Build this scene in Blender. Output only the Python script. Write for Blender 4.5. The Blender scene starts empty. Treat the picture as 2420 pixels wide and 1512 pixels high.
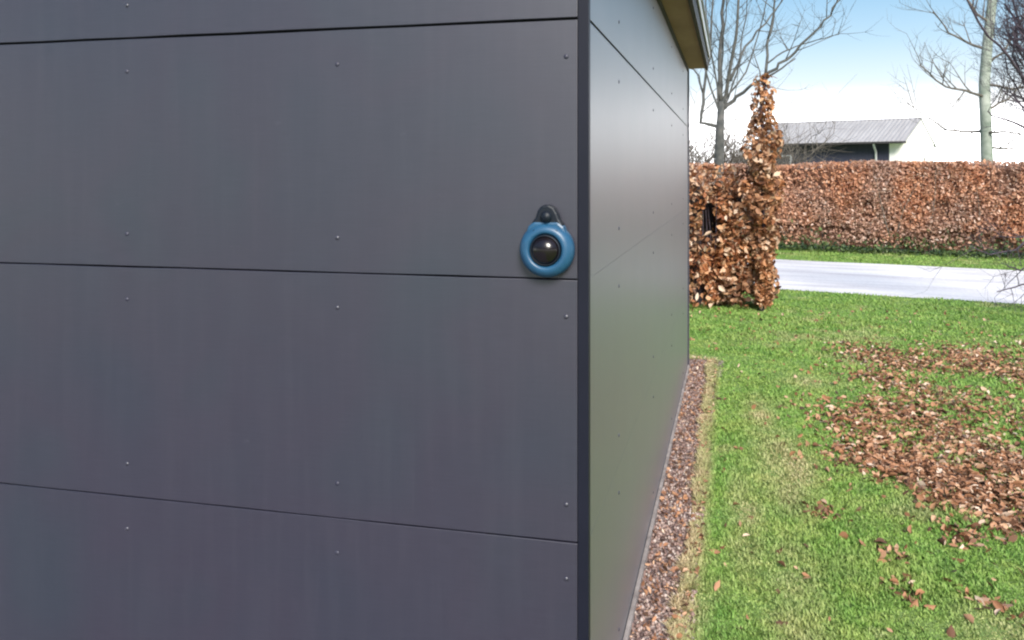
import bpy, math, random
import numpy as np
from mathutils import Vector, Matrix
R = math.radians
random.seed(7)
rng = np.random.default_rng(11)
sc = bpy.context.scene
COL = sc.collection

# ------------------------------------------------------------------ camera
EYE = 1.5
FPX, HORIZON = 2068.0, 415.0            # focal length and horizon in a 2420-wide picture
cam_d = bpy.data.cameras.new('camera'); cam = bpy.data.objects.new('camera', cam_d); COL.objects.link(cam)
cam.location = (0, 0, EYE); cam.rotation_euler = (R(90), 0, 0)
cam_d.sensor_width = 36; cam_d.lens = 36 * FPX / 2420
cam_d.shift_y = -(756 - HORIZON) / 2420
cam_d.clip_start = 0.05; cam_d.clip_end = 2000
sc.camera = cam

# ------------------------------------------------------------------ sky, sun, exposure
SUN_EL, SUN_AZ = R(34), R(172)          # azimuth measured clockwise from +Y
world = bpy.data.worlds.new('World'); sc.world = world; world.use_nodes = True
nt = world.node_tree; nt.nodes.clear()
wo = nt.nodes.new('ShaderNodeOutputWorld'); bg = nt.nodes.new('ShaderNodeBackground')
sky = nt.nodes.new('ShaderNodeTexSky'); sky.sky_type = 'NISHITA'; sky.sun_disc = False
sky.sun_elevation = SUN_EL; sky.sun_rotation = SUN_AZ
sky.air_density = 1.0; sky.dust_density = 1.0; sky.ozone_density = 1.2; sky.altitude = 0
bg.inputs['Strength'].default_value = 0.15
# pale, bright haze low over the horizon
wtc = nt.nodes.new('ShaderNodeTexCoord'); wsx = nt.nodes.new('ShaderNodeSeparateXYZ'); nt.links.new(wtc.outputs['Generated'], wsx.inputs[0])
wr = nt.nodes.new('ShaderNodeValToRGB'); nt.links.new(wsx.outputs['Z'], wr.inputs[0])
we = wr.color_ramp.elements; we.new(.5); we.new(.5)
for k_, (p_, c_) in zip(we, [(0, (1, 1, 1)), (.21, (1, 1, 1)), (.34, (.45, .45, .45)), (.7, (.0, .0, .0))]): k_.position = p_; k_.color = (*c_, 1)
wc = nt.nodes.new('ShaderNodeValToRGB'); nt.links.new(wsx.outputs['Z'], wc.inputs[0])
we = wc.color_ramp.elements; we.new(.5); we.new(.5); we.new(.5); we.new(.5)
for k_, (p_, c_) in zip(we, [(0, (1, .99, 1)), (.05, (.85, .85, .87)), (.078, (.21, .215, .22)), (.10, (.138, .162, .178)), (.142, (.094, .133, .165)), (.20, (.057, .102, .145))]): k_.position = p_; k_.color = (*c_, 1)
wv = nt.nodes.new('ShaderNodeVectorMath'); wv.operation = 'SCALE'; wv.inputs['Scale'].default_value = 20; nt.links.new(wc.outputs[0], wv.inputs[0])
wy = nt.nodes.new('ShaderNodeMapRange'); nt.links.new(wsx.outputs['Y'], wy.inputs[0])   # the haze is brighter on the far side of the garden
wy.inputs[1].default_value = -.6; wy.inputs[2].default_value = .8; wy.inputs[3].default_value = 8; wy.inputs[4].default_value = 21
nt.links.new(wy.outputs[0], wv.inputs['Scale'])
wm = nt.nodes.new('ShaderNodeMix'); wm.data_type = 'RGBA'; nt.links.new(wr.outputs[0], wm.inputs[0])
nt.links.new(sky.outputs[0], wm.inputs[6]); nt.links.new(wv.outputs[0], wm.inputs[7])
nt.links.new(wm.outputs[2], bg.inputs['Color']); nt.links.new(bg.outputs[0], wo.inputs['Surface'])
sun_d = bpy.data.lights.new('sun', 'SUN'); sun_d.energy = 3.2; sun_d.angle = R(22); sun_d.color = (1, .95, .86)
sun = bpy.data.objects.new('sun', sun_d); COL.objects.link(sun)
sdir = Vector((math.sin(SUN_AZ) * math.cos(SUN_EL), math.cos(SUN_AZ) * math.cos(SUN_EL), math.sin(SUN_EL)))
sun.rotation_euler = sdir.to_track_quat('Z', 'Y').to_euler(); sun.location = (8, -8, 12)
sc.view_settings.view_transform = 'Standard'; sc.view_settings.look = 'None'
sc.view_settings.exposure = 1.0; sc.view_settings.gamma = 1; sc.view_settings.use_curve_mapping = False
sc.cycles.filter_width = 2.2
sc.cycles.max_bounces = 6

# ------------------------------------------------------------------ helpers
def at(x, y, d):
    """pixel of the 2420-wide photograph and a distance -> world point"""
    return Vector(((x - 1210) / FPX * d, d, EYE - (y - HORIZON) / FPX * d))
def ground_at(x, y):
    d = FPX * EYE / (y - HORIZON)
    return Vector(((x - 1210) / FPX * d, d, 0))

def tag(o, label=None, cat=None, group=None, kind=None):
    if label: o['label'] = label
    if cat: o['category'] = cat
    if group: o['group'] = group
    if kind: o['kind'] = kind
    return o
def empty(name, loc=(0, 0, 0), rz=0):
    o = bpy.data.objects.new(name, None); COL.objects.link(o); o.location = loc; o.rotation_euler = (0, 0, rz); o.empty_display_size = .2
    return o

class MB:
    def __init__(s): s.v = []; s.f = []
    def add(s, vs, fs):
        b = len(s.v); s.v += [tuple(p) for p in vs]; s.f += [tuple(i + b for i in f) for f in fs]
    def box(s, x0, x1, y0, y1, z0, z1):
        s.add([(x0,y0,z0),(x1,y0,z0),(x1,y1,z0),(x0,y1,z0),(x0,y0,z1),(x1,y0,z1),(x1,y1,z1),(x0,y1,z1)],
              [(0,3,2,1),(4,5,6,7),(0,1,5,4),(1,2,6,5),(2,3,7,6),(3,0,4,7)])
    def prism(s, outline, d0, d1, f):
        """outline of 2-D points, f(a, b, depth) -> 3-D"""
        n = len(outline)
        vs = [f(a, b, d0) for a, b in outline] + [f(a, b, d1) for a, b in outline]
        fs = [tuple(range(n)), tuple(range(2*n-1, n-1, -1))] + [(i, i+n, (i+1) % n + n, (i+1) % n) for i in range(n)]
        s.add(vs, fs)
    def lathe(s, prof, n, f, a0=0, a1=2*math.pi):
        """profile of (radius, along); f(x, y, along) -> 3-D"""
        full = abs(a1 - a0 - 2*math.pi) < 1e-6
        m = n if full else n + 1
        vs = [f(r*math.cos(a0+(a1-a0)*i/n), r*math.sin(a0+(a1-a0)*i/n), h) for r, h in prof for i in range(m)]
        fs = []
        for j in range(len(prof)-1):
            for i in range(n):
                k = (i+1) % m
                fs.append((j*m+i, j*m+k, (j+1)*m+k, (j+1)*m+i))
        s.add(vs, fs)
    def tube(s, pts, rad, n=6):
        pts = [Vector(p) for p in pts]; k = len(pts); vs = []; u = None
        for i, p in enumerate(pts):
            d = (pts[min(i+1, k-1)] - pts[max(i-1, 0)])
            if d.length < 1e-9: d = Vector((0, 0, 1))
            d.normalize()
            if u is None: u = d.orthogonal().normalized()
            u = (u - d * u.dot(d)); u = u.normalized() if u.length > 1e-6 else d.orthogonal().normalized()
            w = d.cross(u); r = rad[i]
            for j in range(n):
                a = 2*math.pi*j/n; vs.append(p + (u*math.cos(a) + w*math.sin(a))*r)
        fs = [(i*n+j, i*n+(j+1) % n, (i+1)*n+(j+1) % n, (i+1)*n+j) for i in range(k-1) for j in range(n)]
        fs += [tuple(range(n-1, -1, -1)), tuple((k-1)*n+j for j in range(n))]
        s.add(vs, fs)
    def build(s, name, mat, parent=None, smooth=False, bevel=0):
        me = bpy.data.meshes.new(name); me.from_pydata(s.v, [], s.f); me.materials.append(mat)
        if smooth: me.polygons.foreach_set('use_smooth', [True]*len(me.polygons))
        me.update()
        o = bpy.data.objects.new(name, me); COL.objects.link(o)
        if parent: o.parent = parent
        if bevel:
            b = o.modifiers.new('bevel', 'BEVEL'); b.width = bevel; b.segments = 2; b.limit_method = 'ANGLE'; b.harden_normals = False
        return o

def np_mesh(name, V, F, mat, parent=None):
    """V (n,3), F (m,k) same-size faces"""
    me = bpy.data.meshes.new(name); n, (m, k) = len(V), F.shape
    me.vertices.add(n); me.vertices.foreach_set('co', V.astype(np.float32).ravel())
    me.loops.add(m*k); me.loops.foreach_set('vertex_index', F.astype(np.int32).ravel())
    me.polygons.add(m); me.polygons.foreach_set('loop_start', np.arange(0, m*k, k, dtype=np.int32))
    me.materials.append(mat); me.update(calc_edges=True)
    o = bpy.data.objects.new(name, me); COL.objects.link(o)
    if parent: o.parent = parent
    return o

def leaf_mesh(name, P, size, mat, parent=None, flat=0.0, up=False):
    """P (n,3) centres; every leaf is a folded, pointed six-corner blade of its own size and tilt"""
    n = len(P)
    a = rng.normal(size=(n, 3)); 
    if flat: a[:, 2] *= flat
    if up: a[:, 2] = np.abs(a[:, 2]) + .6
    a /= np.linalg.norm(a, axis=1)[:, None]
    b = rng.normal(size=(n, 3))
    if flat: b[:, 2] *= flat
    b -= a * (a*b).sum(1)[:, None]; b /= np.linalg.norm(b, axis=1)[:, None]
    c = np.cross(a, b)
    L = size * rng.uniform(.5, 1.4, n)[:, None]; W = L * rng.uniform(.17, .34, n)[:, None]; K = L * rng.uniform(-.08, .30, n)[:, None]
    v = np.stack([P - a*L*.5 + c*K*.4, P - a*L*.12 + b*W + c*K, P + a*L*.22 + b*W*.8 + c*K, P + a*L*.5 - c*K*.3,
                  P + a*L*.22 - b*W*.8 + c*K, P - a*L*.12 - b*W + c*K], 1)
    idx = np.array([[0, 1, 2, 3], [0, 3, 4, 5]])
    F = (np.arange(n)[:, None, None]*6 + idx[None]).reshape(-1, 4)
    return np_mesh(name, v.reshape(-1, 3), F, mat, parent)

# ------------------------------------------------------------------ materials
def mat_new(name):
    m = bpy.data.materials.new(name); m.use_nodes = True; n = m.node_tree
    return m, n, n.nodes['Principled BSDF']
def coords(n, scale=(1, 1, 1)):
    tc = n.nodes.new('ShaderNodeTexCoord'); mp = n.nodes.new('ShaderNodeMapping'); mp.inputs['Scale'].default_value = scale
    n.links.new(tc.outputs['Object'], mp.inputs['Vector']); return mp.outputs[0]
def noise(n, vec, scale, detail=4, rough=.55):
    t = n.nodes.new('ShaderNodeTexNoise'); t.inputs['Scale'].default_value = scale; t.inputs['Detail'].default_value = detail
    t.inputs['Roughness'].default_value = rough; n.links.new(vec, t.inputs['Vector']); return t.outputs['Fac']
def ramp(n, fac, stops):
    r = n.nodes.new('ShaderNodeValToRGB'); e = r.color_ramp.elements
    while len(e) < len(stops): e.new(.5)
    for k, (p, c) in zip(e, stops): k.position = p; k.color = (*c, 1)
    n.links.new(fac, r.inputs[0]); return r.outputs[0]
def mix(n, fac, a, b, mode='MIX'):
    m = n.nodes.new('ShaderNodeMix'); m.data_type = 'RGBA'; m.blend_type = mode
    for sock, v in ((m.inputs[0], fac), (m.inputs[6], a), (m.inputs[7], b)):
        if isinstance(v, (int, float)): sock.default_value = v
        elif isinstance(v, tuple): sock.default_value = (*v, 1)
        else: n.links.new(v, sock)
    return m.outputs[2]
def bump(n, bs, h, strength, dist):
    b = n.nodes.new('ShaderNodeBump'); b.inputs['Strength'].default_value = strength; b.inputs['Distance'].default_value = dist
    n.links.new(h, b.inputs['Height']); n.links.new(b.outputs[0], bs.inputs['Normal'])
def simple(name, c1, c2, scale=8, rough=.6, metal=0, bmp=0, spec=.5, sc3=(1, 1, 1)):
    m, n, bs = mat_new(name); v = coords(n, sc3); f = noise(n, v, scale)
    n.links.new(ramp(n, f, [(.3, c1), (.7, c2)]), bs.inputs['Base Color'])
    bs.inputs['Roughness'].default_value = rough; bs.inputs['Metallic'].default_value = metal; bs.inputs['Specular IOR Level'].default_value = spec
    if bmp: bump(n, bs, noise(n, v, scale*4), .5, bmp)
    return m
def panel_mat(name='anthracite_panel', r0=.40, r1=.48, ior=1.68, coat=.55, sheen=.075):
    m, n, bs = mat_new(name); v = coords(n)
    f = noise(n, v, 1.7, 2); g = noise(n, v, 3.1, 3)
    c = ramp(n, f, [(.3, (.008, .0105, .025)), (.5, (.012, .0095, .024)), (.7, (.007, .0125, .025))])
    fine = noise(n, coords(n, (2, 2, 40)), 6, 5)
    c = mix(n, .12, c, ramp(n, fine, [(.35, (.006, .006, .02)), (.65, (.04, .04, .07))]))
    # faint rain streaks and dust, finer towards nothing in particular
    st = noise(n, coords(n, (14, 14, .9)), 2.2, 5, .7)
    c = mix(n, .06, c, ramp(n, st, [(.45, (.008, .008, .018)), (.75, (.085, .085, .10))]))
    sm_ = noise(n, coords(n, (1, 1.6, 1.2)), 9, 6, .75)
    c = mix(n, .5, c, ramp(n, sm_, [(.66, (0, 0, 0)), (.80, (.06, .06, .07))]), 'ADD')
    n.links.new(c, bs.inputs['Base Color'])
    mr = n.nodes.new('ShaderNodeMapRange'); mr.inputs[3].default_value = r0; mr.inputs[4].default_value = r1
    n.links.new(g, mr.inputs[0]); n.links.new(mr.outputs[0], bs.inputs['Roughness'])
    bs.inputs['Specular IOR Level'].default_value = .5; bs.inputs['IOR'].default_value = ior
    bs.inputs['Coat Weight'].default_value = coat; bs.inputs['Coat Roughness'].default_value = r0; bs.inputs['Coat IOR'].default_value = 1.6
    bs.inputs['Sheen Weight'].default_value = sheen; bs.inputs['Sheen Roughness'].default_value = .35; bs.inputs['Sheen Tint'].default_value = (.82, .88, 1, 1)
    bump(n, bs, noise(n, v, 2.5, 2), .25, .003)
    return m
def leaf_mat(name, stops, trans=.25, patch=None, pscale=1.5, pamt=.7):
    m, n, bs = mat_new(name); g = n.nodes.new('ShaderNodeNewGeometry')
    c = ramp(n, g.outputs['Random Per Island'], stops)
    if patch:
        f = noise(n, coords(n), pscale, 3, .6)
        fr_ = ramp(n, f, [(.42, (0, 0, 0)), (.62, (pamt, pamt, pamt))])
        c = mix(n, fr_, c, ramp(n, g.outputs['Random Per Island'], patch))
    n.links.new(c, bs.inputs['Base Color'])
    bs.inputs['Roughness'].default_value = .55; bs.inputs['Specular IOR Level'].default_value = .3
    tr = n.nodes.new('ShaderNodeBsdfTranslucent'); ms = n.nodes.new('ShaderNodeMixShader'); ms.inputs[0].default_value = trans
    n.links.new(c, tr.inputs['Color'])
    n.links.new(bs.outputs[0], ms.inputs[1]); n.links.new(tr.outputs[0], ms.inputs[2])
    n.links.new(ms.outputs[0], n.nodes['Material Output'].inputs['Surface'])
    return m

M_PANEL = panel_mat(); M_GLOSS = panel_mat('anthracite_satin_panel', .40, .46, 1.85, .8, .06)
M_TRIM = simple('dark_trim', (.004, .005, .012), (.007, .008, .017), 5, .5, spec=.25)
M_BACK = simple('dark_backing', (.008, .008, .01), (.012, .012, .014), 5, .9)
M_SCREW = simple('screw_paint', (.012, .012, .03), (.035, .035, .055), 20, .5, spec=.6)
M_SOFFIT = simple('soffit_board', (.40, .235, .17), (.54, .33, .25), 5, .75, sc3=(1, .3, 1), bmp=.002)
M_FASCIA = simple('fascia', (.018, .015, .016), (.03, .026, .028), 7, .6)
M_PALE = simple('pale_metal', (.45, .45, .48), (.6, .6, .63), 9, .35)
M_ROOFSH = simple('roof_sheet', (.30, .30, .33), (.42, .42, .46), 3, .4)
M_BLUE = simple('blue_plastic', (.012, .060, .125), (.016, .078, .155), 30, .40, bmp=.0006)
M_BLACK = simple('black_plastic', (.003, .006, .012), (.006, .010, .018), 12, .5, spec=.3)
M_DOME = simple('dark_glass', (.002, .002, .005), (.008, .004, .004), 12, .2, spec=.5)
M_EDGE = simple('edging_strip', (.16, .135, .125), (.32, .28, .26), 15, .8)
BEECH = [(0, (.10, .04, .02)), (.2, (.28, .10, .045)), (.45, (.46, .19, .08)), (.7, (.60, .30, .14)), (.9, (.68, .44, .28)), (1, (.76, .60, .46))]
BEECH2 = [(0, (.05, .03, .02)), (.4, (.22, .12, .07)), (.8, (.46, .32, .22)), (1, (.66, .55, .44))]
M_BEECH = leaf_mat('beech_leaf', BEECH, .25, BEECH2, 2.6, .8)
M_BEECHO = leaf_mat('beech_leaf_orange', [(0, (.12, .05, .025)), (.3, (.30, .12, .05)), (.7, (.54, .25, .11)), (1, (.70, .47, .30))], .25, BEECH2, 3, .6)
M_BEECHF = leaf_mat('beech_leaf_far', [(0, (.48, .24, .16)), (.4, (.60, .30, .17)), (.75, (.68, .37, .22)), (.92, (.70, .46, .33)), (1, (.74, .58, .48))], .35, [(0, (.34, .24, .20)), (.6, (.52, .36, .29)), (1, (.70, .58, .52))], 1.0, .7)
M_IVY = leaf_mat('ivy_leaf', [(0, (.02, .04, .02)), (.5, (.06, .10, .035)), (1, (.16, .22, .08))])
M_FALLEN = leaf_mat('fallen_leaf', [(0, (.06, .035, .022)), (.25, (.19, .09, .05)), (.6, (.37, .18, .095)), (.9, (.48, .30, .19)), (1, (.62, .50, .40))], .1)
M_BARK = simple('grey_bark', (.045, .05, .048), (.12, .115, .105), 14, .85, bmp=.004)
M_BARKP = simple('pale_bark', (.13, .17, .13), (.36, .39, .34), 5, .85, bmp=.004)
M_BARKD = simple('dark_bark', (.03, .022, .035), (.08, .06, .075), 14, .85, bmp=.004)
M_TWIG = simple('twig', (.07, .062, .05), (.17, .15, .125), 14, .85)

# ------------------------------------------------------------------ ground
def lawn_mat():
    m, n, bs = mat_new('lawn_soil'); v = coords(n)
    a = noise(n, v, .8, 5); b = noise(n, v, 25, 6, .7)
    c = ramp(n, a, [(.3, (.10, .19, .03)), (.55, (.15, .24, .05)), (.75, (.22, .26, .08))])
    c = mix(n, .55, c, ramp(n, b, [(.3, (.05, .10, .02)), (.7, (.26, .36, .10))]))
    n.links.new(c, bs.inputs['Base Color']); bs.inputs['Roughness'].default_value = .9
    bump(n, bs, b, .8, .02); return m
M_LAWN = lawn_mat()
def ground_sheet():
    xs = sorted(set(list(np.linspace(-4, 16, 61)) + [-1500, -400, -100, -30, 30, 100, 400, 1500]))
    ys = sorted(set(list(np.linspace(-4, 24, 85)) + [-1500, -300, -60, -15, 40, 100, 400, 1500]))
    V = np.array([(x, y, 0) for y in ys for x in xs]); w = len(xs)
    F = np.array([(j*w+i, j*w+i+1, (j+1)*w+i+1, (j+1)*w+i) for j in range(len(ys)-1) for i in range(w-1)])
    return np_mesh('lawn', V, F, M_LAWN)
tag(ground_sheet(), 'short green garden lawn reaching from the shed to the road', None, None, 'structure')

# ------------------------------------------------------------------ dark building on the left
TH = R(-14.14)
CX, CY = .181, 2.103
U = Vector((math.cos(TH), math.sin(TH), 0)); V_ = Vector((-math.sin(TH), math.cos(TH), 0))
def wloc(x, y, z): return Vector((CX, CY, 0)) + U*x + V_*y + Vector((0, 0, z))
LEN, DEP, TOP = 6.2, 4.86, 2.33
bld = empty('garden_building', (CX, CY, 0), TH)
tag(bld, 'dark grey flat panelled building filling the left of the view', 'building')
core = MB(); core.box(-LEN+.03, -.034, .034, DEP-.03, 0, TOP-.01); core.build('core', M_BACK, bld)
seams = [(.02, .613, .0), (.6165, 1.2470, 0), (1.2515, 1.8760, 0), (1.8825, TOP-.004, 0)]
def panel_front(z0, z1):
    # board with very slightly wandering edges
    n = 40; vs = []; fs = []
    for i in range(n+1):
        x = -LEN + (LEN-.024)*i/n
        j0, j1 = random.uniform(-.0007, .0007), random.uniform(-.0007, .0007)
        for y in (0, .03):
            vs += [(x, y, z0+j0), (x, y, z1+j1)]
    for i in range(n):
        a, b = i*4, i*4+4
        fs += [(a, b, b+1, a+1), (a+3, b+3, b+2, a+2), (a+2, b+2, b, a), (a+1, b+1, b+3, a+3)]
    fs += [(0, 1, 3, 2), (n*4+2, n*4+3, n*4+1, n*4)]
    m = MB(); m.add(vs, fs); return m
screw_cols = []
for px_ in (1338, 797, 300):            # three stud lines seen on the front
    k = (px_-1210)/FPX                   # ray X/Y = k against the front plane
    # C + U*x : (CX+Ux*x) = k (CY+Uy*x)
    screw_cols.append((k*CY - CX)/(U.x - k*U.y))
screw_cols += [screw_cols[-1] - .62, screw_cols[-1] - 1.24]
for z0, z1, _ in seams:
    p = panel_front(z0, z1).build('front_panel', M_PANEL, bld, bevel=.0012)
    for x in screw_cols:
        for z in (z0+.088, z1-.088):
            if z > 2.3: continue
            s = MB(); s.lathe([(0, -.0028), (.0035, -.0026), (.0058, -.0012), (.0062, .0005)], 12, lambda a, b, h, x=x, z=z: (x+a, h, z+b))
            s.build('screw', M_SCREW if (z1 < 1.9 and z0 > 1.2 and z > 1.6) or random.random() < .25 else M_PANEL, p, True)
sseams = [(.02, .6150, 0), (.6154, 1.2494, 0), (1.2500, 1.8760, 0), (1.8835, TOP-.004, 0)]
for z0, z1, _ in sseams:
    m = MB(); m.box(-.03, 0, .024, DEP, z0, z1)
    p = m.build('side_panel', M_GLOSS, bld, bevel=.0004)
    for y in [.6+1.2*i for i in range(4)]:
        for z in (z0+.088, z1-.088):
            s = MB(); s.lathe([(0, .0028), (.0035, .0026), (.0058, .0012), (.0062, -.0005)], 12, lambda a, b, h, y=y, z=z: (h, y+a, z+b))
            s.build('screw', M_PANEL, p, True)
m = MB(); m.prism([(-.0225, -.004), (.004, -.004), (.004, .0225), (.0005, .0225), (.0005, .0005), (-.0225, .0005)], .004, TOP-.006, lambda a, b, h: (a, b, h))
m.build('corner_trim', M_TRIM, bld, bevel=.0015)
m = MB(); m.box(-.004, .012, DEP+.001, DEP+.012, .004, TOP-.006); m.build('end_trim', M_PANEL, bld)
m = MB(); m.box(.002, .016, .03, DEP-.02, .0, .035); m.build('base_trim', M_EDGE, bld, bevel=.002)
# eaves along the side: boarded soffit, dark fascia, pale gutter edge
OV = .135
m = MB()
y = -.2
while y < DEP-.05:
    y1 = min(y+.9, DEP-.01); m.box(.004, OV, y, y1-.004, TOP+.0, TOP+.015); y = y1
m.build('soffit', M_SOFFIT, bld)
m = MB(); m.box(OV+.001, OV+.022, -.22, DEP+.0, TOP-.012, TOP+.12); m.build('fascia', M_FASCIA, bld, bevel=.002)
m = MB(); m.box(.0, .012, -.2, DEP-.012, TOP-.022, TOP-.001); m.build('top_moulding', M_FASCIA, bld)
# corrugated roof sheet laid over it
m = MB(); n = 0; vs = []; fs = []
ys_ = np.linspace(-.26, DEP+.02, 260)
for i, yy in enumerate(ys_):
    zz = TOP + .145 + .011*math.sin((yy)*2*math.pi/.076)
    vs += [(-LEN-.2, yy, zz+.18), (OV+.045, yy, zz), (OV+.045, yy, zz+.004), (-LEN-.2, yy, zz+.184)]
for i in range(len(ys_)-1):
    a, b = i*4, i*4+4
    fs += [(a, a+1, b+1, b), (a+1, a+2, b+2, b+1), (a+2, a+3, b+3, b+2)]
m.add(vs, fs); m.build('roof', M_ROOFSH, bld, True)
m = MB(); m.box(OV+.024, OV+.036, -.24, DEP+.0, TOP+.075, TOP+.125); m.build('gutter', M_PALE, bld, bevel=.004)

# ------------------------------------------------------------------ blue round fitting by the corner
kx = (1297-1210)/FPX
lx = (kx*CY - CX)/(U.x - kx*U.y); ld = CY + U.y*lx
lz = EYE - (588-HORIZON)/FPX*ld
lamp = empty('wall_lamp', wloc(lx, -.0005, lz), TH)
tag(lamp, 'round blue fitting with a glossy dark dome and black mount beside the corner', 'wall lamp')
fy = lambda a, b, h: (a, -h, b)
m = MB(); m.lathe([(0, .002), (.063, .002), (.0665, .010), (.0665, .026), (.062, .037), (.054, .0445), (.047, .047), (.042, .0455), (.0385, .040), (.037, .030), (0, .030)], 64, fy)
m.build('housing', M_BLUE, lamp, True)
m = MB(); m.lathe([(.0372, .036), (.0375, .0435), (.0352, .0475), (.0335, .0470), (.0330, .036)], 48, fy); m.build('bezel', M_BLACK, lamp, True)
m = MB(); m.lathe([(.0335, .040)] + [(.0335*math.cos(t), .040+.024*math.sin(t)) for t in np.linspace(.1, 1.56, 12)] + [(0, .064)], 48, fy); m.build('dome', M_DOME, lamp, True)
m = MB(); m.prism([(-.052, .034), (-.044, .056), (-.030, .068), (.030, .068), (.044, .056), (.052, .034)], .004, .036, lambda a, b, h: (a, -h, b)); m.build('shoulder', M_BLUE, lamp, bevel=.006)
out = [(-.038, .052), (-.033, .068), (-.026, .077), (-.021, .094), (-.011, .106), (.005, .109), (.018, .103), (.027, .088), (.032, .074), (.040, .062), (.042, .052)]
m = MB(); m.prism(out, .002, .034, lambda a, b, h: (a, -h, b)); mt = m.build('mount', M_BLACK, lamp, bevel=.005)
m = MB(); m.lathe([(.012, .035), (.0135, .042), (.010, .048), (0, .049)], 24, lambda a, b, h: (a+.002, -h, b+.080)); m.build('knob', M_BLACK, mt, True)
for sx in (-.026, .026):
    m = MB(); m.lathe([(.0048, .036), (.0048, .044), (0, .045)], 16, lambda a, b, h, sx=sx: (a+sx, -h, b+.044)); m.build('screw', M_BLACK, lamp, True)

# ------------------------------------------------------------------ leaf-strewn gravel strip along the side wall
def gravel_mat():
    m, n, bs = mat_new('gravel'); v = coords(n)
    vo = n.nodes.new('ShaderNodeTexVoronoi'); vo.inputs['Scale'].default_value = 70; n.links.new(v, vo.inputs['Vector'])
    sep = n.nodes.new('ShaderNodeSeparateColor'); n.links.new(vo.outputs['Color'], sep.inputs[0])
    n.links.new(ramp(n, sep.outputs[0], [(0, (.09, .06, .055)), (.5, (.22, .15, .13)), (1, (.40, .32, .29))]), bs.inputs['Base Color'])
    bs.inputs['Roughness'].default_value = .9; bump(n, bs, vo.outputs['Distance'], .8, .01); return m
M_GRAVEL = gravel_mat()
def strip(name, pts_in, pts_out, z, mat):
    k = len(pts_in); m = MB(); m.add([(*p, z) for p in pts_in] + [(*p, z) for p in pts_out], [(i, i+1, k+i+1, k+i) for i in range(k-1)])
    return m.build(name, mat)
ins, outs = [], []
for i in range(61):
    y = -.5 + (DEP+.35+.5)*i/60
    w = .19 + .015*math.sin(y*5) + random.uniform(-.015, .015) + (.09 if y > DEP-.25 else 0)
    a = wloc(-.1, y, 0); b = wloc(w, y, 0); ins.append((a.x, a.y)); outs.append((b.x, b.y))
tag(strip('gravel_strip', ins, outs, .004, M_GRAVEL), 'narrow strip of brown gravel and leaf litter along the foot of the wall', None, None, 'structure')
# gravel stones and litter as countless small pieces
def box_pts(n, x0, x1, y0, y1):
    x = rng.uniform(x0, x1, n); y = rng.uniform(y0, y1, n)
    return np.stack([CX + U.x*x + V_.x*y, CY + U.y*x + V_.y*y, np.full(n, .008)], 1)
N = 5200; P = box_pts(N, .01, .215, -.2, DEP+.3)
r = rng.uniform(.004, .0105, N)
dirs = np.array([(1,0,0),(-1,0,0),(0,1,0),(0,-1,0),(0,0,1),(0,0,-1)], float)
tri = np.array([(0,2,4),(2,1,4),(1,3,4),(3,0,4),(2,0,5),(1,2,5),(3,1,5),(0,3,5)])
V = P[:, None, :] + dirs[None]*r[:, None, None]*rng.uniform(.6, 1.3, (N, 6, 1)); V[..., 2] += .002
F = (np.arange(N)[:, None, None]*6 + tri[None]).reshape(-1, 3)
M_STONE = leaf_mat('stone', [(0, (.08, .05, .047)), (.4, (.22, .14, .12)), (.8, (.33, .24, .21)), (1, (.50, .43, .39))], 0)
tag(np_mesh('gravel', V.reshape(-1, 3), F, M_STONE), 'small brown and pink stones lying in the strip beside the wall', 'gravel', None, 'stuff')

# ------------------------------------------------------------------ unseen grey ground added to bounce neutral light onto the front wall
def slab_mat():
    m, n, bs = mat_new('bounce_slabs'); v = coords(n)
    br = n.nodes.new('ShaderNodeTexBrick'); br.inputs['Scale'].default_value = 1.6; br.inputs['Mortar Size'].default_value = .01
    br.inputs['Color1'].default_value = (.17, .165, .18, 1); br.inputs['Color2'].default_value = (.21, .20, .215, 1); br.inputs['Mortar'].default_value = (.07, .065, .06, 1)
    n.links.new(v, br.inputs['Vector']); f = noise(n, v, 9, 5); c = mix(n, .3, br.outputs['Color'], ramp(n, f, [(.3, (.10, .095, .10)), (.7, (.26, .25, .26))]))
    n.links.new(c, bs.inputs['Base Color']); bs.inputs['Roughness'].default_value = .85; return m
m = MB(); cs = [wloc(-LEN-1, -.01, .008), wloc(.02, -.01, .008), wloc(.02, -7, .008), wloc(-LEN-1, -7, .008)]
m.add([tuple(p) for p in cs], [(0, 3, 2, 1)]); tag(m.build('bounce_paving', slab_mat()), 'unseen grey slabs added before the panelled wall to bounce neutral light', None, None, 'structure')

# ------------------------------------------------------------------ road
rd = Vector((.876, -.482, 0)); rn = Vector((.482, .876, 0))
road_far = Vector((4.63, 15.7, 0)); road_near = Vector((3.42, 11.6, 0))
def road_mat():
    m, n, bs = mat_new('pale_road'); tc = n.nodes.new('ShaderNodeTexCoord'); mp = n.nodes.new('ShaderNodeMapping'); mp.vector_type = 'TEXTURE'
    mp.inputs['Rotation'].default_value = (0, 0, math.atan2(rd.y, rd.x)); n.links.new(tc.outputs['Object'], mp.inputs['Vector'])
    m2 = n.nodes.new('ShaderNodeMapping'); m2.inputs['Scale'].default_value = (.35, 1.8, 1); n.links.new(mp.outputs[0], m2.inputs['Vector'])
    a = noise(n, m2.outputs[0], 1.2, 4, .6); b = noise(n, tc.outputs['Object'], 22, 4, .7)
    c = ramp(n, a, [(.35, (.52, .485, .48)), (.5, (.70, .665, .64)), (.65, (.86, .83, .79))])
    c = mix(n, .35, c, ramp(n, b, [(.3, (.30, .29, .31)), (.7, (.72, .71, .74))]))
    n.links.new(c, bs.inputs['Base Color']); bs.inputs['Roughness'].default_value = .85; bump(n, bs, b, .5, .01); return m
M_ROAD = road_mat()
m = MB(); ts = np.linspace(-40, 60, 101)
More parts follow.
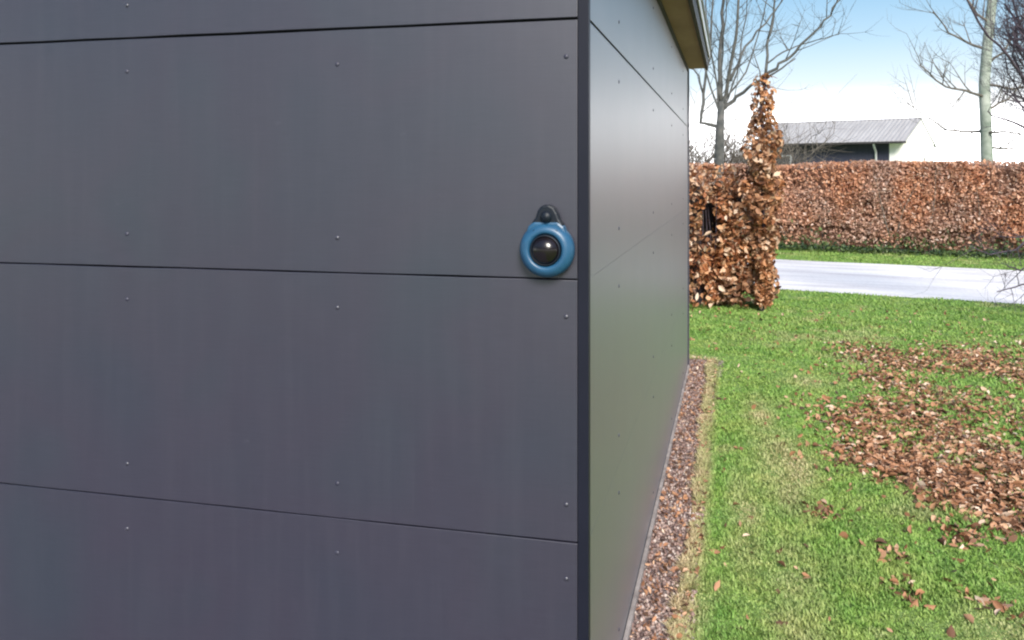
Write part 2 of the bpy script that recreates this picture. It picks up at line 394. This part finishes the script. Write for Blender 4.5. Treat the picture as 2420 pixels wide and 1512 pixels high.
m.add([tuple(road_near + rd*t + rn*random.uniform(-.03, .03) + Vector((0, 0, .004))) for t in ts] + [tuple(road_far + rd*t + rn*random.uniform(-.04, .04) + Vector((0, 0, .004))) for t in ts],
      [(i, i+1, 102+i, 101+i) for i in range(100)])
tag(m.build('road', M_ROAD), 'pale grey lane running between the lawn and the long hedge', None, None, 'structure')

# ------------------------------------------------------------------ grass
def vnoise(x, y, s, seed):
    """smooth value noise for placing patches"""
    g = np.random.default_rng(seed).random((64, 64)); xf, yf = x*s % 63, y*s % 63
    i, j = xf.astype(int), yf.astype(int); u, v = xf-i, yf-j; u = u*u*(3-2*u); v = v*v*(3-2*v)
    return (g[i, j]*(1-u)*(1-v) + g[i+1, j]*u*(1-v) + g[i, j+1]*(1-u)*v + g[i+1, j+1]*u*v)
def local(P):
    d = P[:, :2] - np.array([CX, CY]); return d @ np.array([U.x, U.y]), d @ np.array([V_.x, V_.y])
def grass_blades(n, rmin, rmax, h0, w0):
    # even cover in rings round the garden seat of the view: denser close by, larger blades farther off
    rr = np.exp(rng.uniform(math.log(rmin), math.log(rmax), n)); aa = rng.uniform(R(-2), R(38), n)
    P = np.stack([rr*np.sin(aa), rr*np.cos(aa), np.zeros(n)], 1)
    lx_, ly_ = local(P)
    fr = .145 + .035*vnoise(ly_, ly_, 9, 3)
    ok = ((lx_ > fr) | (ly_ > DEP+.28)) 
    s = (P[:, :2] - np.array([3.42, 11.6])) @ np.array([.482, .876])
    s2 = (P[:, :2] - np.array([4.63, 15.7])) @ np.array([.482, .876])
    ok &= (s < 0) | (s2 > 0)
    P = P[ok]; rr = rr[ok]; return P, rr
P, rr = grass_blades(430000, 2.4, 19, 0, 0)
k_ = 22000; yq = rng.uniform(-.3, DEP+.3, k_); xx = np.abs(rng.normal(0, .028, k_)) + .135 + .05*vnoise(yq+2, yq, 6, 51); yy = yq; Pf = np.stack([CX + U.x*xx + V_.x*yy, CY + U.y*xx + V_.y*yy, 0*xx], 1)
P = np.concatenate([P, Pf]); rr = np.concatenate([rr, np.hypot(Pf[:, 0], Pf[:, 1])])   # ragged fringe of dry grass
n = len(P); lx_, ly_ = local(P)
sc_ = (.6 + rr*.13)
H = rng.uniform(.006, .021, n)*sc_**.5*(.55+.9*vnoise(P[:, 0]+9, P[:, 1], 3.1, 31)); W = rng.uniform(.0016, .0042, n)*sc_
dry = np.clip(1.3 - (lx_-.15)/.085, 0, 1)*(ly_ < DEP+.5) * (vnoise(lx_*1, ly_, 9, 5)*.7+.45)
dry = np.maximum(dry, np.clip(1-np.hypot((lx_-.55)/.16, (ly_-2.7)/1.0), 0, 1)*.55)
# worn, yellowish patches along the wall side and a few farther out
for (gx, gy, ax, ay, am) in ((.62, 2.6, .16, .8, .8), (.50, 3.6, .12, .6, .6), (.55, 1.1, .14, .7, .5), (.9, 4.6, .3, .3, .45), (1.6, 3.2, .25, .4, .4), (1.2, 1.0, .2, .3, .5), (2.3, 5.6, .5, .3, .35), (.40, 1.9, .1, .9, .55)):
    dry = np.maximum(dry, np.clip(1.15-np.hypot((lx_-gx)/ax, (ly_-gy)/ay), 0, 1)*am*(.4+.9*vnoise(lx_+5, ly_+5, 7, 33)))
dry = np.maximum(dry, np.clip((vnoise(lx_+3, ly_+3, 1.9, 35)*.6+vnoise(lx_+3, ly_+3, 6.3, 36)*.4-.64)*3.0, 0, .35))
dry = np.clip(dry, 0, 1)
bare = vnoise(lx_+7, ly_+7, 4.3, 41)*.5 + vnoise(lx_+7, ly_+7, 13, 42)*.5
H = np.where(bare > .70, H*.45, H)
H = np.where((lx_ < .215) & (ly_ < DEP+.3), H*1.6+.004, H)
az = rng.uniform(0, 2*math.pi, n); lean = rng.uniform(.2, 1.3, n)*H
dx, dy = np.cos(az), np.sin(az); tx, ty = -dy, dx
b0 = P + np.stack([tx*W, ty*W, 0*W], 1); b1 = P - np.stack([tx*W, ty*W, 0*W], 1)
mid = P + np.stack([dx*lean*.35, dy*lean*.35, H*.6], 1)
m0 = mid + np.stack([tx*W*.8, ty*W*.8, 0*W], 1); m1 = mid - np.stack([tx*W*.8, ty*W*.8, 0*W], 1)
tp = P + np.stack([dx*lean, dy*lean, H*.95], 1)
V = np.stack([b0, b1, m1, m0, tp], 1).reshape(-1, 3)
F4 = (np.arange(n)[:, None]*5 + np.array([0, 1, 2, 3])[None]); F3 = (np.arange(n)[:, None]*5 + np.array([3, 2, 4, 4])[None])
F3 = F3[:, :3]
def grass_mat():
    m, nn, bs = mat_new('grass_blade'); v = coords(nn); g = nn.nodes.new('ShaderNodeNewGeometry')
    d_ = noise(nn, v, 24, 4, .7); a = noise(nn, v, 1.6, 5, .65); b = noise(nn, v, 5, 4)
    c = ramp(nn, g.outputs['Random Per Island'], [(0, (.09, .17, .03)), (.4, (.20, .34, .06)), (.75, (.32, .46, .11)), (.93, (.46, .50, .20)), (1, (.60, .52, .30))])
    c = mix(nn, .5, c, ramp(nn, a, [(.35, (.17, .36, .06)), (.5, (.27, .42, .08)), (.62, (.52, .50, .18))]))
    c = mix(nn, .45, c, ramp(nn, b, [(.35, (.07, .20, .05)), (.5, (.20, .36, .07)), (.65, (.44, .48, .14))]))
    c = mix(nn, .4, c, ramp(nn, d_, [(.33, (.05, .13, .03)), (.5, (.20, .36, .08)), (.68, (.46, .56, .20))]))
    # straw-coloured fringe where the lawn meets the gravel (dead grass), by distance from the wall
    at_ = nn.nodes.new('ShaderNodeAttribute'); at_.attribute_name = 'dry'
    c = mix(nn, at_.outputs['Fac'], c, ramp(nn, g.outputs['Random Per Island'], [(0, (.36, .28, .15)), (1, (.72, .58, .38))]))
    nn.links.new(c, bs.inputs['Base Color']); bs.inputs['Roughness'].default_value = .6; bs.inputs['Specular IOR Level'].default_value = .25
    tr = nn.nodes.new('ShaderNodeBsdfTranslucent'); ms = nn.nodes.new('ShaderNodeMixShader'); ms.inputs[0].default_value = .3
    nn.links.new(c, tr.inputs['Color']); nn.links.new(bs.outputs[0], ms.inputs[1]); nn.links.new(tr.outputs[0], ms.inputs[2])
    nn.links.new(ms.outputs[0], nn.nodes['Material Output'].inputs['Surface']); return m
me_v = V
me = bpy.data.meshes.new('grass'); me.vertices.add(len(V)); me.vertices.foreach_set('co', V.astype(np.float32).ravel())
loops = np.concatenate([F4, F3], 1).astype(np.int32).ravel(); me.loops.add(len(loops)); me.loops.foreach_set('vertex_index', loops)
st = np.stack([np.arange(n)*7, np.arange(n)*7+4], 1).ravel().astype(np.int32)
me.polygons.add(2*n); me.polygons.foreach_set('loop_start', st)
me.materials.append(grass_mat()); me.update(calc_edges=True)
att = me.attributes.new('dry', 'FLOAT', 'POINT'); att.data.foreach_set('value', np.repeat(dry, 5).astype(np.float32))
go = bpy.data.objects.new('grass', me); COL.objects.link(go)
tag(go, 'short green grass blades of the lawn with straw coloured edge by the gravel', 'grass', None, 'stuff')

# ------------------------------------------------------------------ fallen leaves
cl = []
def patch(x, y, rx, ry, n):
    g = ground_at(x-25, y); e = ground_at(x, y+ry); ry_ = abs(g.y-e.y); rx_ = rx/FPX*g.y; n = int(n*2.1)
    q = rng.normal(size=(n, 2))*.55; cl.append(np.stack([g.x + q[:, 0]*rx_, g.y + q[:, 1]*ry_], 1))
for a in [(2060, 830, 90, 22, 130), (2160, 860, 110, 30, 330), (2330, 850, 110, 40, 420), (2120, 900, 80, 30, 160), (2390, 880, 60, 40, 200),
          (2200, 930, 70, 40, 130), (2060, 1010, 100, 60, 330), (2180, 990, 90, 60, 330), (2120, 1090, 120, 50, 420), (2260, 1030, 90, 50, 260),
          (2230, 1120, 110, 45, 360), (2370, 1080, 80, 70, 260), (2360, 1170, 90, 50, 280), (2440, 1120, 80, 70, 260), (2280, 1190, 70, 30, 110), (2400, 1240, 60, 40, 110),
          (2320, 960, 120, 60, 160), (2300, 1270, 90, 40, 45), (1980, 1215, 50, 20, 22), (2130, 1310, 60, 30, 14), (2360, 1430, 60, 50, 14), (2150, 1400, 50, 40, 12),
          (2640, 1050, 200, 160, 600), (2600, 850, 160, 60, 400)]: patch(*a)
q = np.stack([rng.uniform(.3, 5, 1150), rng.uniform(2.4, 9.8, 1150)], 1); cl.append(q)
Q = np.concatenate(cl); lx_, ly_ = local(np.c_[Q, np.zeros(len(Q))])
ok = (lx_ > .25) | (ly_ > DEP+.3); Q = Q[ok]
P = np.c_[Q, rng.uniform(.008, .022, len(Q))]
leaf_o = leaf_mesh('fallen_leaves', P, .039, M_FALLEN, None, .5)
tag(leaf_o, 'brown fallen leaves scattered in drifts over the lawn', 'leaves', None, 'stuff')
P = box_pts(1500, .02, .22, -.2, DEP+.35); P[:, 2] = rng.uniform(.012, .03, len(P))
tag(leaf_mesh('leaf_litter', P, .022, M_FALLEN, None, .4), 'small brown leaf bits caught in the gravel by the wall', 'leaves', None, 'stuff')

# ------------------------------------------------------------------ hedges
def stems(mb, base, h, n, spread, r0=.008):
    for _ in range(n):
        b = Vector(base) + Vector((random.uniform(-spread, spread), random.uniform(-spread, spread), 0))
        pts = [b]; d = Vector((random.uniform(-.18, .18), random.uniform(-.18, .18), 1))
        hh = h*random.uniform(.7, 1.05); k = 5
        for i in range(k):
            d += Vector((random.uniform(-.15, .15), random.uniform(-.15, .15), 0)); pts.append(pts[-1] + d.normalized()*hh/k)
        mb.tube(pts, [r0*(1-.8*i/k) for i in range(k+1)], 4)
# far hedge: a clipped run parallel with the road
hd = Vector((.889, -.458, 0)); hn = Vector((.458, .889, 0)); h0 = Vector((5.31, 17.7, 0))
hedge = empty('beech_hedge', tuple(h0)); tag(hedge, 'long clipped rust brown hedge beyond the pale lane', 'hedge')
HH = 1.74
def hedge_pts(n, t0, t1):
    t = rng.uniform(t0, t1, n)
    # most leaves sit in the outer shell
    face = rng.random(n); dep = rng.uniform(0, .85, n); z = rng.uniform(.12, HH, n)
    sh = face < .62; dep[sh] = np.abs(rng.normal(0, .09, sh.sum()))
    tp = face > .86; z[tp] = HH - np.abs(rng.normal(0, .05, tp.sum()))
    und = .06*(vnoise(t+40, z, 1.6, 8)-.5)*2
    z = z + (vnoise(t+40, dep, 1.1, 9)-.5)*.10*(z/HH)**2
    dep = dep + und
    # thin places where stems show
    hole = vnoise(t+40, z*1.0+3, 2.3, 4)
    ok = (hole < .66) | (rng.random(n) < .35)
    low = (z > .38 + .3*(vnoise(t+20, z*0+2, .9, 21)-.4)) | (rng.random(n) < .3); ok &= low
    P = np.stack([t*hd.x + dep*hn.x, t*hd.y + dep*hn.y, z], 1)
    return P[ok]
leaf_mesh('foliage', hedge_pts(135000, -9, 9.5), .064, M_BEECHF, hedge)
sm = MB()
for t in np.arange(-9, 9.5, .16):
    b = hd*t + hn*random.uniform(.15, .6); stems(sm, b, HH*.98, 2, .06, .014)
for _ in range(420):   # shoots standing a little above the clipped top
    b = hd*random.uniform(-9, 9.4) + hn*random.uniform(.0, .8) + Vector((0, 0, HH-.12)); e_ = b + Vector((random.uniform(-.04, .04), random.uniform(-.04, .04), random.uniform(.14, .24)))
    sm.tube([b, e_], [.006, .003], 3)
sm.build('stems', M_TWIG, hedge)
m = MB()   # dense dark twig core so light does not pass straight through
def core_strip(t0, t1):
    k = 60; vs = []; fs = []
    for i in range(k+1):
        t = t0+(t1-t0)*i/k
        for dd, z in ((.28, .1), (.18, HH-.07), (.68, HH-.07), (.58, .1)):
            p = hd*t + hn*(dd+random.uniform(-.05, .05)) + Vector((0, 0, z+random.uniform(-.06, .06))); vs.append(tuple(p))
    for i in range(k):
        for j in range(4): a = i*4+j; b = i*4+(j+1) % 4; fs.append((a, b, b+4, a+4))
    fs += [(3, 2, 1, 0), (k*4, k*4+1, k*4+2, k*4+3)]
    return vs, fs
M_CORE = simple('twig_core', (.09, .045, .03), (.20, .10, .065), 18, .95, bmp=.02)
m.add(*core_strip(-8.9, 9.4)); m.build('inner_core', M_CORE, hedge)
# green undergrowth along its foot
t = rng.uniform(-9, 9.5, 5200); dd = rng.normal(-.05, .14, 5200); z = np.abs(rng.normal(0, .24, 5200))*(vnoise(t+30, dd+2, 1.2, 6)*1.9+.1) + .02
P = np.stack([h0.x + t*hd.x + dd*hn.x, h0.y + t*hd.y + dd*hn.y, z], 1)
tag(leaf_mesh('undergrowth', P, .07, M_IVY), 'low dark green undergrowth along the foot of the long hedge', 'ground cover', None, 'stuff')

# near beech hedge end, just past the building
nh = empty('beech_hedge', (2.35, 10.15, 0)); tag(nh, 'bushy copper leaved beech clump just past the far end of the wall', 'hedge')
def blob_pts(n, cx, cy, rx, ry, ztop, skirt=1.0):
    a = rng.uniform(0, 2*math.pi, n); q = np.sqrt(rng.uniform(.35, 1, n)); z = rng.uniform(.03, 1, n)
    bulge = .86 + .16*np.sin(z*9+a*3) + .12*(vnoise(a*2, z*3, 2.0, 12)-.5)*2
    return np.stack([cx + rx*q*bulge*np.cos(a), cy + ry*q*bulge*np.sin(a), z*ztop], 1)
A = blob_pts(6000, -.20, 0, .52, .42, 1.62)
B = blob_pts(3600, -.80, .25, .60, .45, 1.62)
Cc = blob_pts(4300, .30, -.10, .37, .34, 1.2)
P = np.concatenate([A, B, Cc])
# the gap low on its left side
gap = (np.hypot((P[:, 0]+.13)/.085, (P[:, 2]-.99)/.22) < 1) & (rng.random(len(P)) < .93)
gap |= (np.hypot((P[:, 0]+.22)/.06, (P[:, 2]-.14)/.16) < 1) & (rng.random(len(P)) < .7)
gap |= (P[:, 2] > 1.42) & (rng.random(len(P)) < .45)
hol = vnoise(P[:, 0]*1+5, P[:, 2]*1+5, 6, 14) > .75
P = P[~gap & ~(hol & (rng.random(len(P)) < .7))]
leaf_mesh('foliage', P, .072, M_BEECH, nh)
m = MB(); k = 26; vs = []; fs = []  # solid slab inside the clump; shade of the gaps put into its near-black colour
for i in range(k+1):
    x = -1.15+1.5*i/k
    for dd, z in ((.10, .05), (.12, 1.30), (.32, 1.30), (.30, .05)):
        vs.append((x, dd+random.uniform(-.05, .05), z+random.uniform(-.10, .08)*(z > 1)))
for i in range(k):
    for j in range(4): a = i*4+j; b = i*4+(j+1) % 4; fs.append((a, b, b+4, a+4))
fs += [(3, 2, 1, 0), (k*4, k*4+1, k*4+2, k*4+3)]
m.add(vs, fs); m.build('inner_core', simple('painted_shade_core', (.010, .009, .010), (.05, .035, .028), 22, .95, bmp=.03), nh)
sm = MB()
for bx, by in ((-.2, 0), (-.45, .1), (-.8, .25), (-1.1, .2), (.15, 0), (0, .1)): stems(sm, (bx, by, 0), 1.6, 6, .12, .014)
sm.build('stems', M_BARKD, nh)
# the taller pointed beech sapling at its right edge
sp_b = at(1800, 415, 9.7)
sp = empty('beech_sapling', (sp_b.x, 9.7, 0)); tag(sp, 'slim pointed beech sapling with orange leaves rising above the clump', 'tree')
n = 4600; z = rng.uniform(.06, 2.62, n); a = rng.uniform(0, 2*math.pi, n)
rad = np.interp(z, [.0, .9, 1.2, 1.75, 2.1, 2.5], [.07, .12, .19, .19, .15, .10])*np.sqrt(rng.uniform(.05, 1, n))*(1+.3*np.sin(z*11+a*2))
keep = rng.random(n) < np.interp(z, [0, 1.6, 1.95, 2.2, 2.6], [1, .9, .75, .42, .15])
off = np.interp(z, [0, .8, 1.3, 2.5], [.02, .04, .0, .02])
P = np.stack([off + rad*np.cos(a), rad*np.sin(a), z], 1)[keep]
leaf_mesh('foliage', P, .068, M_BEECHO, sp)

# ------------------------------------------------------------------ bare trees
def twig_spray(mb, p, d, length, r, depth, droop=0.0, n=3, up=.12):
    k = 4; pts = [Vector(p)]; dd = Vector(d).normalized()
    for i in range(k):
        dd = (dd + Vector((random.gauss(0, .07), random.gauss(0, .07), random.gauss(0, .06) + up - droop))).normalized()
        pts.append(pts[-1] + dd*length/k)
    mb.tube(pts, [r*(1-.65*i/k) for i in range(k+1)], 4 if r < .012 else 6)
    if depth > 0:
        for i in range(n):
            j = random.randint(1, k); side = dd.orthogonal(); side.rotate(Matrix.Rotation(random.uniform(0, 6.28), 3, dd))
            nd = dd*.8 + side*random.uniform(.45, .95)
            twig_spray(mb, pts[j], nd, length*random.uniform(.5, .8), r*.5, depth-1, droop, n, up)
def limb(mb, pts, r0, r1, every=.35, tw=.7, depth=2, droop=0, wig=.01, rt=None, start=.2):
    P = [Vector(pts[0])]
    for a, b in zip(pts[:-1], pts[1:]):
        a, b = Vector(a), Vector(b)
        for s in (.33, .66, 1): P.append(a.lerp(b, s) + Vector((random.gauss(0, wig), random.gauss(0, wig), random.gauss(0, wig*.4))))
    k = len(P)-1; mb.tube(P, [r0+(r1-r0)*i/k for i in range(k+1)], 8)
    L = sum((P[i+1]-P[i]).length for i in range(k)); cnt = int(L/every)
    for c in range(cnt):
        s = start + (1-start)*(c+random.random())/cnt; i = min(int(s*k), k-1); p = P[i].lerp(P[i+1], s*k-i)
        d = (P[i+1]-P[i]).normalized(); side = d.orthogonal(); side.rotate(Matrix.Rotation(random.uniform(0, 6.28), 3, d))
        twig_spray(mb, p, d*.8+side*.8, tw*random.uniform(.5, 1.1), (rt or .008)*(1-.4*s), depth, droop)
    return P

# tree with several upright limbs behind the near hedge
D = 11.6
ta = at(1702, 415, D); t1 = empty('bare_tree', (ta.x, D, 0)); off = Vector((ta.x, D, 0))
tag(t1, 'bare grey tree with several upright limbs standing behind the copper clump', 'tree')
def L(*pp): return [at(x, y, D+dz) - off for x, y, dz in pp]
tr = MB(); trunk_pts = [Vector((0, 0, 0)), Vector((-.01, .02, .8))] + L((1700, 330, 0), (1705, 240, .02)); tr.tube(trunk_pts, [.085, .072, .058, .045], 10)
tr.build('trunk', M_BARK, t1, True)
cr = MB()
limb(cr, L((1705, 242, .02), (1700, 155, .1), (1706, 92, .2), (1707, 0, .2), (1712, -180, .3), (1700, -420, .3)), .034, .010)
limb(cr, L((1706, 250, .02), (1718, 222, 0), (1733, 124, -.2), (1745, 44, -.3), (1748, -120, -.4), (1770, -380, -.5)), .030, .008)
limb(cr, L((1725, 190, 0), (1744, 150, .1), (1762, 111, .3), (1807, 55, .5), (1850, 0, .7), (1900, -150, .9)), .022, .006)
limb(cr, L((1706, 262, .02), (1720, 249, 0), (1755, 218, -.1), (1791, 191, -.3), (1833, 173, -.4), (1878, 138, -.5)), .030, .008)
limb(cr, L((1700, 300, .02), (1655, 289, .1), (1662, 222, .2), (1678, 133, .3), (1684, 0, .3), (1670, -200, .4)), .026, .008)
limb(cr, L((1662, 222, .2), (1650, 180, .2), (1635, 150, .3), (1600, 90, .4)), .014, .006)
for k in range(5):
    x = 1660+26*k
    limb(cr, L((1704+random.uniform(-3, 3), 285-8*k % 70, 0), (x+random.uniform(-8, 8), 170, random.uniform(-.3, .3)), (x+(x-1706)*.7, 40, random.uniform(-.5, .5)), (x+(x-1706)*1.3, -120, 0)), .014, .004, .3, .6, 2, rt=.006)
cr.build('crown', M_BARK, t1, True)

# stem of the sapling continues as a thin leader with one long side limb
off = Vector((sp_b.x, 9.7, 0)); D = 9.7
st = MB(); st.tube([Vector((0, 0, 0)), Vector((.02, 0, 1.2))] + L((1800, 262, 0), (1809, 178, 0)), [.03, .026, .021, .018], 8)
st.build('trunk', M_BARKD, sp, True)
cr = MB()
limb(cr, L((1809, 178, 0), (1813, 107, .05), (1827, 55, .1), (1831, 0, .15), (1835, -160, .2)), .017, .008, .3, .6)
limb(cr, L((1809, 182, 0), (1845, 150, -.1), (1879, 122, -.15), (1926, 72, -.3), (1960, 36, -.35), (1990, -10, -.4), (2020, -120, -.5)), .018, .006, .22, .6, 2, .02)
limb(cr, L((1813, 150, 0), (1850, 122, .1), (1878, 111, .2), (1930, 95, .3), (1985, 80, .4)), .010, .004, .3, .4, 2)
limb(cr, L((1805, 200, 0), (1790, 150, .1), (1775, 110, .2)), .009, .004, .3, .4, 1)
cr.build('branches', M_BARK, sp, True)

# pale trunked tree beyond the hedge
D = 19.5
tp_ = at(2332, 415, D); t2 = empty('pale_tree', (tp_.x, D, 0)); off = Vector((tp_.x, D, 0))
tag(t2, 'tree with a straight pale greenish trunk rising behind the long hedge', 'tree')
tr = MB(); tr.tube([Vector((0, 0, 0)), Vector((.02, 0, 1.4))] + L((2330, 300, 0), (2326, 200, 0), (2334, 100, 0), (2345, 0, 0), (2340, -300, .1), (2350, -600, 0)), [.15, .135, .125, .115, .11, .10, .08, .04], 12)
tr.build('trunk', M_BARKP, t2, True)
cr = MB()
for pts in ([(2326, 228, 0), (2280, 215, -.5), (2232, 205, -.8), (2176, 153, -1.2)], [(2328, 115, 0), (2290, 100, .2), (2243, 78, .5), (2204, 28, .7)],
            [(2330, 310, 0), (2280, 312, .3), (2232, 305, .4), (2148, 244, .6)], [(2340, 60, 0), (2300, 20, 0), (2250, -60, -.2)],
            [(2332, 260, 0), (2380, 235, .2), (2440, 170, .5)], [(2332, 313, 0), (2370, 311, -.4), (2450, 322, -.8)], [(2336, 150, 0), (2380, 110, 0), (2430, 20, 0)],
            [(2345, 0, 0), (2300, -120, .3), (2240, -260, .4)], [(2342, -40, 0), (2400, -160, .3), (2460, -300, .4)], [(2330, 200, 0), (2400, 210, .4), (2470, 190, .8)], [(2330, 345, 0), (2385, 352, 0), (2460, 330, 0)]):
    limb(cr, L(*pts), .032, .012, .28, 1.1, 2, .0, .02, .017)
cr.build('crown', M_TWIG, t2, True)

# darker bushy tree whose trunk stands just out of the picture
D = 9.0
td = at(2560, 415, D); t3 = empty('dark_tree', (td.x, D, 0)); off = Vector((td.x, D, 0))
tag(t3, 'dark purplish bare tree reaching in at the right edge over the lane', 'tree')
tr = MB(); tr.tube([Vector((0, 0, 0)), Vector((.02, .0, .9))] + L((2550, 250, 0), (2530, 60, 0), (2520, -200, 0), (2530, -500, 0)), [.11, .09, .075, .06, .045, .02], 10)
tr.build('trunk', M_BARKD, t3, True)
cr = MB()
for pts in ([(2550, 300, 0), (2470, 240, -.1), (2418, 180, -.2), (2360, 110, -.3), (2300, 30, -.4), (2265, -30, -.5)],
            [(2540, 180, 0), (2450, 120, .2), (2400, 40, .3), (2390, -80, .4)], [(2555, 320, 0), (2480, 260, .3), (2420, 200, .4), (2395, 130, .5), (2410, 40, .5)],
            [(2550, 250, 0), (2460, 190, .1), (2415, 140, .1), (2400, 60, .1)], [(2555, 380, 0), (2480, 330, 0), (2400, 290, -.1), (2330, 262, -.2)],
            [(2540, 120, 0), (2460, 40, -.2), (2420, -60, -.3)], [(2556, 350, 0), (2470, 300, .2), (2420, 235, .2), (2380, 215, .3)]):
    limb(cr, L(*pts), .022, .006, .26, .45, 2, .0, .015, .006)
for k in range(26):
    y = random.uniform(-80, 330)
    limb(cr, L((2545, y+40, 0), (2480, y, random.uniform(-.3, .3)), (2425, y-random.uniform(10, 60), random.uniform(-.4, .4)), (2375, y-random.uniform(40, 120), 0)), .014, .005, .18, .4, 2, 0, .02, .006)
for pts in ([(2558, 500, 0), (2480, 520, -.2), (2400, 590, -.3), (2340, 600, -.4), (2290, 582, -.4)], [(2558, 560, 0), (2480, 600, 0), (2410, 640, 0), (2370, 625, .1)],
            [(2556, 640, 0), (2480, 660, -.2), (2420, 672, -.3), (2360, 690, -.4)], [(2558, 480, 0), (2470, 530, .3), (2410, 560, .4), (2360, 560, .5)]):
    limb(cr, L(*pts), .014, .005, .2, .45, 2, .10, .012, .006, .35)
cr.build('crown', M_BARKD, t3, True)

# misty twiggy thicket beyond the near hedge
D = 21
tb = at(1700, 415, D); t4 = empty('bare_shrub', (tb.x, D, 0)); tag(t4, 'pale brown leafless thicket seen low behind the copper clump', 'shrub')
cr = MB()
for i in range(44):
    b = Vector((random.uniform(-1.3, 1.3), random.uniform(-.5, .5), 0)); twig_spray(cr, b, (random.uniform(-.2, .2), random.uniform(-.2, .2), 1), random.uniform(1.3, 1.75), .032, 3, 0, 5, .05)
cr.build('branches', M_TWIG, t4)

# ------------------------------------------------------------------ house beyond the hedge
HX = Vector((.8, -.6, 0)); HY = Vector((.6, .8, 0)); E = Vector((13.5, 30, 0))
hs = empty('outbuilding', tuple(E), math.atan2(HX.y, HX.x))
tag(hs, 'low building with grey sheet roof, dark side and white end wall beyond the long hedge', 'building')
EH = EYE + 82/FPX*30; RH = EYE + 136/FPX*32; LE = 5.4; RUN = 2.49
M_DWALL = simple('dark_boarding', (.016, .018, .036), (.028, .03, .055), 3, .7, sc3=(6, 1, .3))
M_DGL = simple('dark_pane', (.02, .018, .02), (.05, .045, .045), 3, .15)
m = MB(); m.box(-LE+.2, -.622, .35, 2*RUN-.35, 0, EH-.02); m.build('wall', M_DWALL, hs)
# gable roof: corrugated sheets as a folded profile
def roof_sheet(m, y0, z0, y1, z1, x0, x1):
    k = 150; vs = []; fs = []
    for i in range(k+1):
        x = x0+(x1-x0)*i/k; o = .018*abs(math.sin(i*math.pi/4))
        vs += [(x, y0, z0+o), (x, y1, z1+o), (x, y1, z1-.05), (x, y0, z0-.05)]
    for i in range(k):
        a, b = i*4, i*4+4
        fs += [(a, b, b+1, a+1), (a+1, b+1, b+2, a+2), (a+2, b+2, b+3, a+3), (a+3, b+3, b, a)]
    fs += [(0, 1, 2, 3), (k*4+3, k*4+2, k*4+1, k*4)]
    m.add(vs, fs)
m = MB(); roof_sheet(m, 0, EH, RUN, RH, -LE-.1, -.02); roof_sheet(m, 2*RUN+.1, EH-.04, RUN+.004, RH, -LE-.1, -.02)
rf = m.build('roof', simple('sheet_roof', (.29, .275, .27), (.38, .365, .355), 2, .65, sc3=(4, .4, 1)), hs)
m = MB(); m.box(-LE-.1, -.01, RUN-.08, RUN+.08, RH-.01, RH+.03); m.build('ridge_cap', M_ROOFSH, rf)
m = MB(); m.box(-LE-.12, .02, -.12, -.012, EH-.075, EH-.005); m.build('gutter', M_FASCIA, hs)
m = MB(); m.prism([(.352, 0), (2*RUN-.35, 0), (2*RUN-.35, EH+.04), (RUN, RH-.07), (.352, EH+.04)], -.618, -.03, lambda a, b, h: (h, a, b)); m.build('gable_wall', simple('white_render', (.80, .79, .77), (.86, .85, .83), 2, .8), hs)
m = MB(); m.tube([(-1.05, -.05, EH-.05), (-1.05, .1, EH-.2), (-1.05, .29, EH-.35), (-1.05, .29, .1)], [.04]*4, 10); m.build('downpipe', M_PALE, hs, True)
m = MB()
for x0, x1, z0, z1 in ((-4.75, -4.05, 2.22, 2.28), (-4.75, -4.05, 1.2, 1.26), (-4.75, -4.69, 1.26, 2.22), (-4.11, -4.05, 1.26, 2.22)): m.box(x0, x1, .30, .347, z0, z1)
wf = m.build('window', M_PALE, hs)
m = MB(); m.box(-4.69, -4.11, .33, .346, 1.26, 2.22); m.build('pane', M_DGL, wf)
